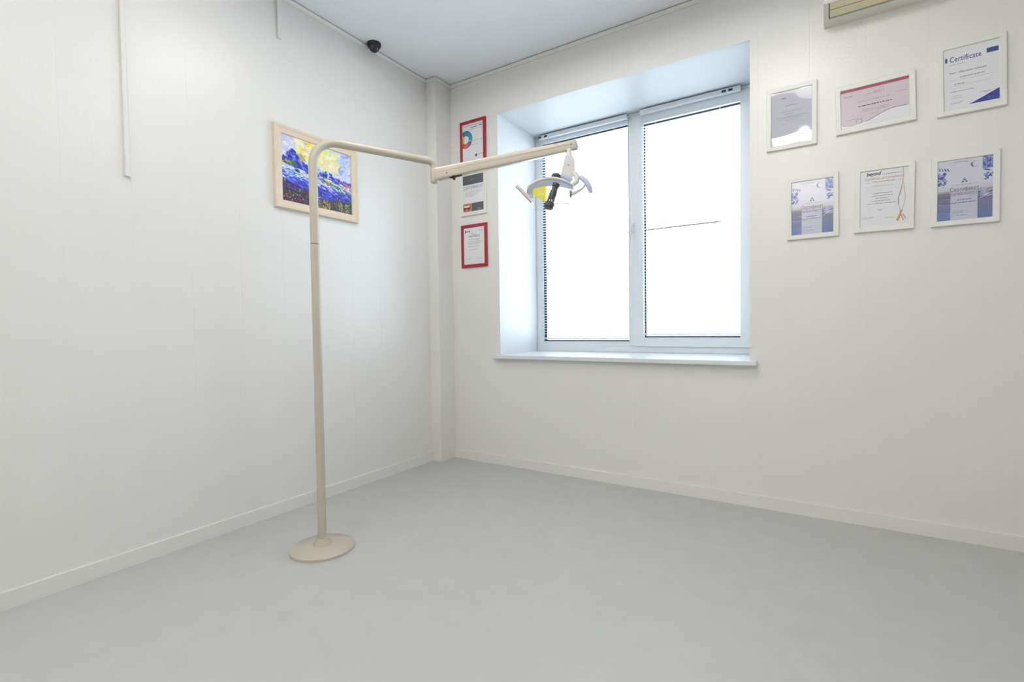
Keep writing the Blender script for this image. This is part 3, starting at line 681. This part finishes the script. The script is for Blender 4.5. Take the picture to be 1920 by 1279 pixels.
for k in range(0, 9):
    a = math.pi/2*k/8; path.append(p0 + td*(L-rj+rj*math.sin(a)) + Vector((0, 0, Zt-rj+rj*math.cos(a))))
J = p0 + td*L
path.append(J + Vector((0, 0, 1.948)))
lb(MB().tube(path, rt, 28), 'bent_tube', LAMPW)
lb(MB().lathe(J + Vector((0, 0, 1.871)), (0, 0, 1), [(.001, 0), (.013, .0), (.019, .004), (.0225, .012), (.0225, .0750), (.0212, .0765), (.001, .0765)], 28), 'knuckle', LAMPW)
# spring arm: two covers lofted along the arm axis
A0 = Vector((-1.832, 2.1174, 1.9219)); A1 = Vector((-1.2477, 2.6598, 2.1217))
ad = (A1-A0).normalized(); sd = ad.cross(Vector((0, 0, 1))).normalized(); up = sd.cross(ad).normalized()
def arm_ring(f, part, grow=0.0):
    Hh = (.070*(1-f) + .0585*f)/2 + grow; Ww = (.050*(1-f) + .046*f)/2 + grow; c = A0 + (A1-A0)*f; seam = .14*Hh; out = []
    pts = []
    for k in range(40):
        a = 2*math.pi*k/40; e = 2/4.2
        x = Ww*math.copysign(abs(math.cos(a))**e, math.cos(a)); y = Hh*math.copysign(abs(math.sin(a))**e, math.sin(a)); pts.append((x, y))
    if part == 'upper':
        q = [p for p in pts if p[1] > seam + .0008]; q = [(Ww-.0002, seam+.0008)] + q + [(-Ww+.0002, seam+.0008)]
        q = [(x*.985, y) for x, y in q]
    elif part == 'lower':
        q = pts[20:] + pts[:20]; q = [p for p in pts[20:]] ; q = [(-Ww, seam-.0008)] + q + [(Ww, 0), (Ww, seam-.0008)]
    else: q = [(x*.93, y*.93) for x, y in pts]
    return [c + sd*x + up*y for x, y in q]
lb(MB().loft([arm_ring(-.012, 'upper'), arm_ring(.5, 'upper'), arm_ring(.965, 'upper')]), 'arm_upper_cover', LAMPW)
lb(MB().loft([arm_ring(-.018, 'lower'), arm_ring(.5, 'lower'), arm_ring(.965, 'lower')]), 'arm_lower_cover', LAMPW)
lb(MB().loft([arm_ring(-.008, 'core'), arm_ring(.97, 'core')]), 'arm_core', mat('arm_seam', (120, 112, 100), .6))
lb(MB().loft([arm_ring(.966, 'all', .001), arm_ring(.998, 'all', .001), arm_ring(1.003, 'all', -.002)]), 'end_cap', LAMPW)
lb(MB().tube([A0 - ad*.012, A0 + ad*.03], .022, 20), 'hinge_block', LAMPW)
def on_arm(f, y, side=1, ex=0.0):
    Ww = (.050*(1-f)+.046*f)/2; return A0 + (A1-A0)*f + sd*side*(Ww+ex) + up*y
for f, y, r in ((.060, -.010, .0042), (.955, .004, .0042)):
    lb(MB().lathe(on_arm(f, y, 1, -.003), sd, [(.0001, 0), (r, 0), (r, .0042), (.0001, .0042)], 12), 'screw', STEEL)
lb(MB().lathe(on_arm(.10, -.036, .5, 0), -up, [(.0001, -.006), (.011, -.006), (.011, .006), (.006, .009), (.006, .015), (.0001, .015)], 14), 'spring_adjuster', DARK)
lb(MB().box(-.035, .035, -.010, .010, -.002, .002, Matrix.Translation(on_arm(.115, -.0345, .35)) @ Matrix((ad, sd, up)).transposed().to_4x4()), 'slot', DARK)
for f in (.925, .978):
    lb(MB().box(-.012, .012, -.009, .009, -.0022, .0022, Matrix.Translation(on_arm(f, -.029, .3)) @ Matrix((ad, sd, up)).transposed().to_4x4()), 'slot', STEEL)

# lamp head, in a frame at the end of the arm: U to the right, V up, W towards the room
S = 2.84/933.67; HO = Vector((-1.2634, 2.5997, 2.053)); U = Vector((.8418, .5396, 0)).normalized(); V = Vector((0, 0, 1)); W = Vector((.5397, -.8413, 0)).normalized()
def hp(x, y, w=0.0):
    k = (2.84-w)/2.84
    return HO + U*(((x-960)*k - 107)*S) + V*(((640-y)*k - 350)*S) + W*w
lb(MB().lathe(hp(1067, 296), V, [(.001, 0), (.0155, 0), (.0155, .018), (.0140, .020), (.0140, .050), (.001, .050)], 20), 'neck', LAMPG)
def plate(mb, pts, w0, w1): # outline extruded in W
    return mb.loft([[hp(x, y, w0) for x, y in pts], [hp(x, y, w1) for x, y in pts]])
yk = lb(plate(MB(), [(1059.5, 294), (1061.5, 291), (1071.5, 291), (1075, 295), (1077.3, 301), (1077.8, 309), (1077.8, 330), (1072, 333), (1058, 332), (1051, 327), (1052.5, 321), (1055, 312)], -.020, .020), 'yoke', LAMPG, False)
bevel(yk, .003, 2)
lb(MB().lathe(hp(1066, 309, .0205), W, [(.0001, -.003), (.0036, -.003), (.0036, .001), (.0001, .001)], 10), 'screw', STEEL)
lb(MB().tube([hp(1053, 327, 0), hp(1060, 332, .006), hp(1067, 337, .008), hp(1071, 340, .010)], [.016, .022, .020, .014], 16), 'yoke_skirt', LAV)
lb(MB().tube([hp(1072, 322, .012), hp(1079, 327, .016), hp(1082, 334, .020), hp(1080, 341, .024), hp(1074, 345, .028), hp(1069, 347, .030)], [.011, .015, .017, .016, .013, .009], 16), 'pivot_bracket', LAMPG)
# dish: shallow doubly curved shell, concave side down and towards the chair
Dn = (V*-.65 + W*.76).normalized(); Dt = (V*.76 + W*.65).normalized(); DC = hp(1031, 364, .02)
def dish_pt(a, b, off=0.0):
    k = 1 - .06*b*b - .10*max(0, -b); hw = .134*k; sag = .062*(1 - .72*a*a - .25*b*b)
    return DC + U*(a*hw) + Dt*(b*.078*(1-.30*a*a)) - Dn*(sag+off)
def shell(a0, a1, b0, b1, o0, o1, na=24, nb=10):
    mb = MB(); vs = []; fs = []
    for oo in (o0, o1):
        for i in range(na+1):
            for j in range(nb+1):
                bl = b0[0]+(b0[1]-b0[0])*i/na if isinstance(b0, tuple) else b0
                vs.append(dish_pt(a0+(a1-a0)*i/na, bl+(b1-bl)*j/nb, oo))
    n = (na+1)*(nb+1); ix = lambda s, i, j: s*n + i*(nb+1)+j
    for i in range(na):
        for j in range(nb):
            fs.append((ix(0, i, j), ix(0, i+1, j), ix(0, i+1, j+1), ix(0, i, j+1))); fs.append((ix(1, i, j), ix(1, i, j+1), ix(1, i+1, j+1), ix(1, i+1, j)))
    for i in range(na):
        fs.append((ix(0, i, 0), ix(1, i, 0), ix(1, i+1, 0), ix(0, i+1, 0))); fs.append((ix(0, i, nb), ix(0, i+1, nb), ix(1, i+1, nb), ix(1, i, nb)))
    for j in range(nb):
        fs.append((ix(0, 0, j), ix(0, 0, j+1), ix(1, 0, j+1), ix(1, 0, j))); fs.append((ix(0, na, j), ix(1, na, j), ix(1, na, j+1), ix(0, na, j+1)))
    return mb.add(vs, fs)
di = lb(shell(-1, 1, .30, 1, 0, .010), 'dish', DISHG)
lb(shell(-1, -.74, -.55, .30, 0, .006), 'dish_side', DISHG, parent=di)
lb(shell(-.74, -.10, (-.35, -1.0), .30, 0, .003), 'reflection_tinted_reflector', YEL, parent=di)  # reflector piece coloured yellow to stand in for a reflection in the dish
lb(shell(-.10, 1, -1.0, .30, 0, .003), 'clear_reflector', REFL, parent=di)
rim = [dish_pt(-1+2*k/30, 1.0, -.002) for k in range(31)]
lb(MB().tube(rim, [.004 + .006*math.sin(math.pi*k/30) for k in range(31)], 12), 'dish_rim', LAMPG, parent=di)
lb(MB().tube([dish_pt(-.15+1.13*k/30, -1.0, -.002) for k in range(31)], .0022, 8), 'lower_rim', LAMPG, parent=di)
lb(shell(-.8, .97, -1.30, -.2, -.034, -.032), 'front_shield', glass_mat('clear_shield', .03, tint=(.97, .98, .98)), parent=di)
# bulb stalk and knobs
q0, q1 = hp(1041, 347, .085), hp(1026.5, 388, .105); ax = (q1-q0).normalized()
lb(MB().lathe(q0, ax, [(.001, -.012), (.020, -.012), (.020, .004), (.0155, .008), (.0165, .030), (.0195, .036), (.0195, .100), (.0165, .106), (.001, .106)], 24), 'bulb_stalk', BLACK)
kn = MB(); prof = []
for h, r in ((0.098, .024), (.104, .0275), (.124, .0275), (.130, .023)):
    pass
N1 = ax.orthogonal().normalized(); N2 = ax.cross(N1)
rings = [[q0 + ax*h + (N1*math.cos(2*math.pi*k/36) + N2*math.sin(2*math.pi*k/36))*(r*(1.0 if k % 3 else .93)) for k in range(36)] for h, r in ((.100, .021), (.106, .0268), (.130, .0268), (.136, .022))]
lb(kn.loft(rings), 'bulb_knob', BLACK, False)
for d in (-.006, .006):
    lb(MB().box(-.0022, .0022, -.001, .001, -.007, .007, Matrix.Translation(q0 + ax*.094 + W*.0195 + U*d*1.0 + V*.0)), 'indicator_mark', ink((240, 240, 240)), False)
lb(MB().tube([hp(1034, 333, -.005), hp(1038, 329.5, -.005), hp(1045, 329.5, -.005), hp(1051, 333, -.005)], [.010, .017, .017, .011], 16), 'tilt_knob', BLACK)
# handles
lb(MB().tube([hp(967.5, 346.5, .045), hp(975, 353, .05), hp(986, 365, .055), hp(996.5, 377.5, .06)], [.0085, .0105, .0100, .0075], 14), 'grip_handle', LAMPW)
lb(MB().tube([hp(987, 367, .054), hp(990, 366.5, .045), hp(993, 366, .04)], [.008, .009, .009], 12), 'handle_bracket', LAMPG)
lb(MB().tube([hp(1083.5, 330.5, .03), hp(1089, 332, .035), hp(1096, 337.5, .04), hp(1102, 346, .045), hp(1106, 355, .045), hp(1107.5, 362, .045)], [.008, .012, .0155, .0155, .0130, .0085], 14, flat=.85), 'curved_handle', LAV)
lb(MB().tube([hp(1068, 363, .03), hp(1076, 361, .035), hp(1086, 356, .04), hp(1094, 350, .042), hp(1098, 342, .042)], [.011, .011, .009, .007, .006], 14), 'handle_bracket', LAMPG)
lb(MB().tube([hp(1069, 356, .035), hp(1070, 362, .035), hp(1069, 369, .035)], [.006, .009, .005], 10), 'clamp_screw', STEEL)
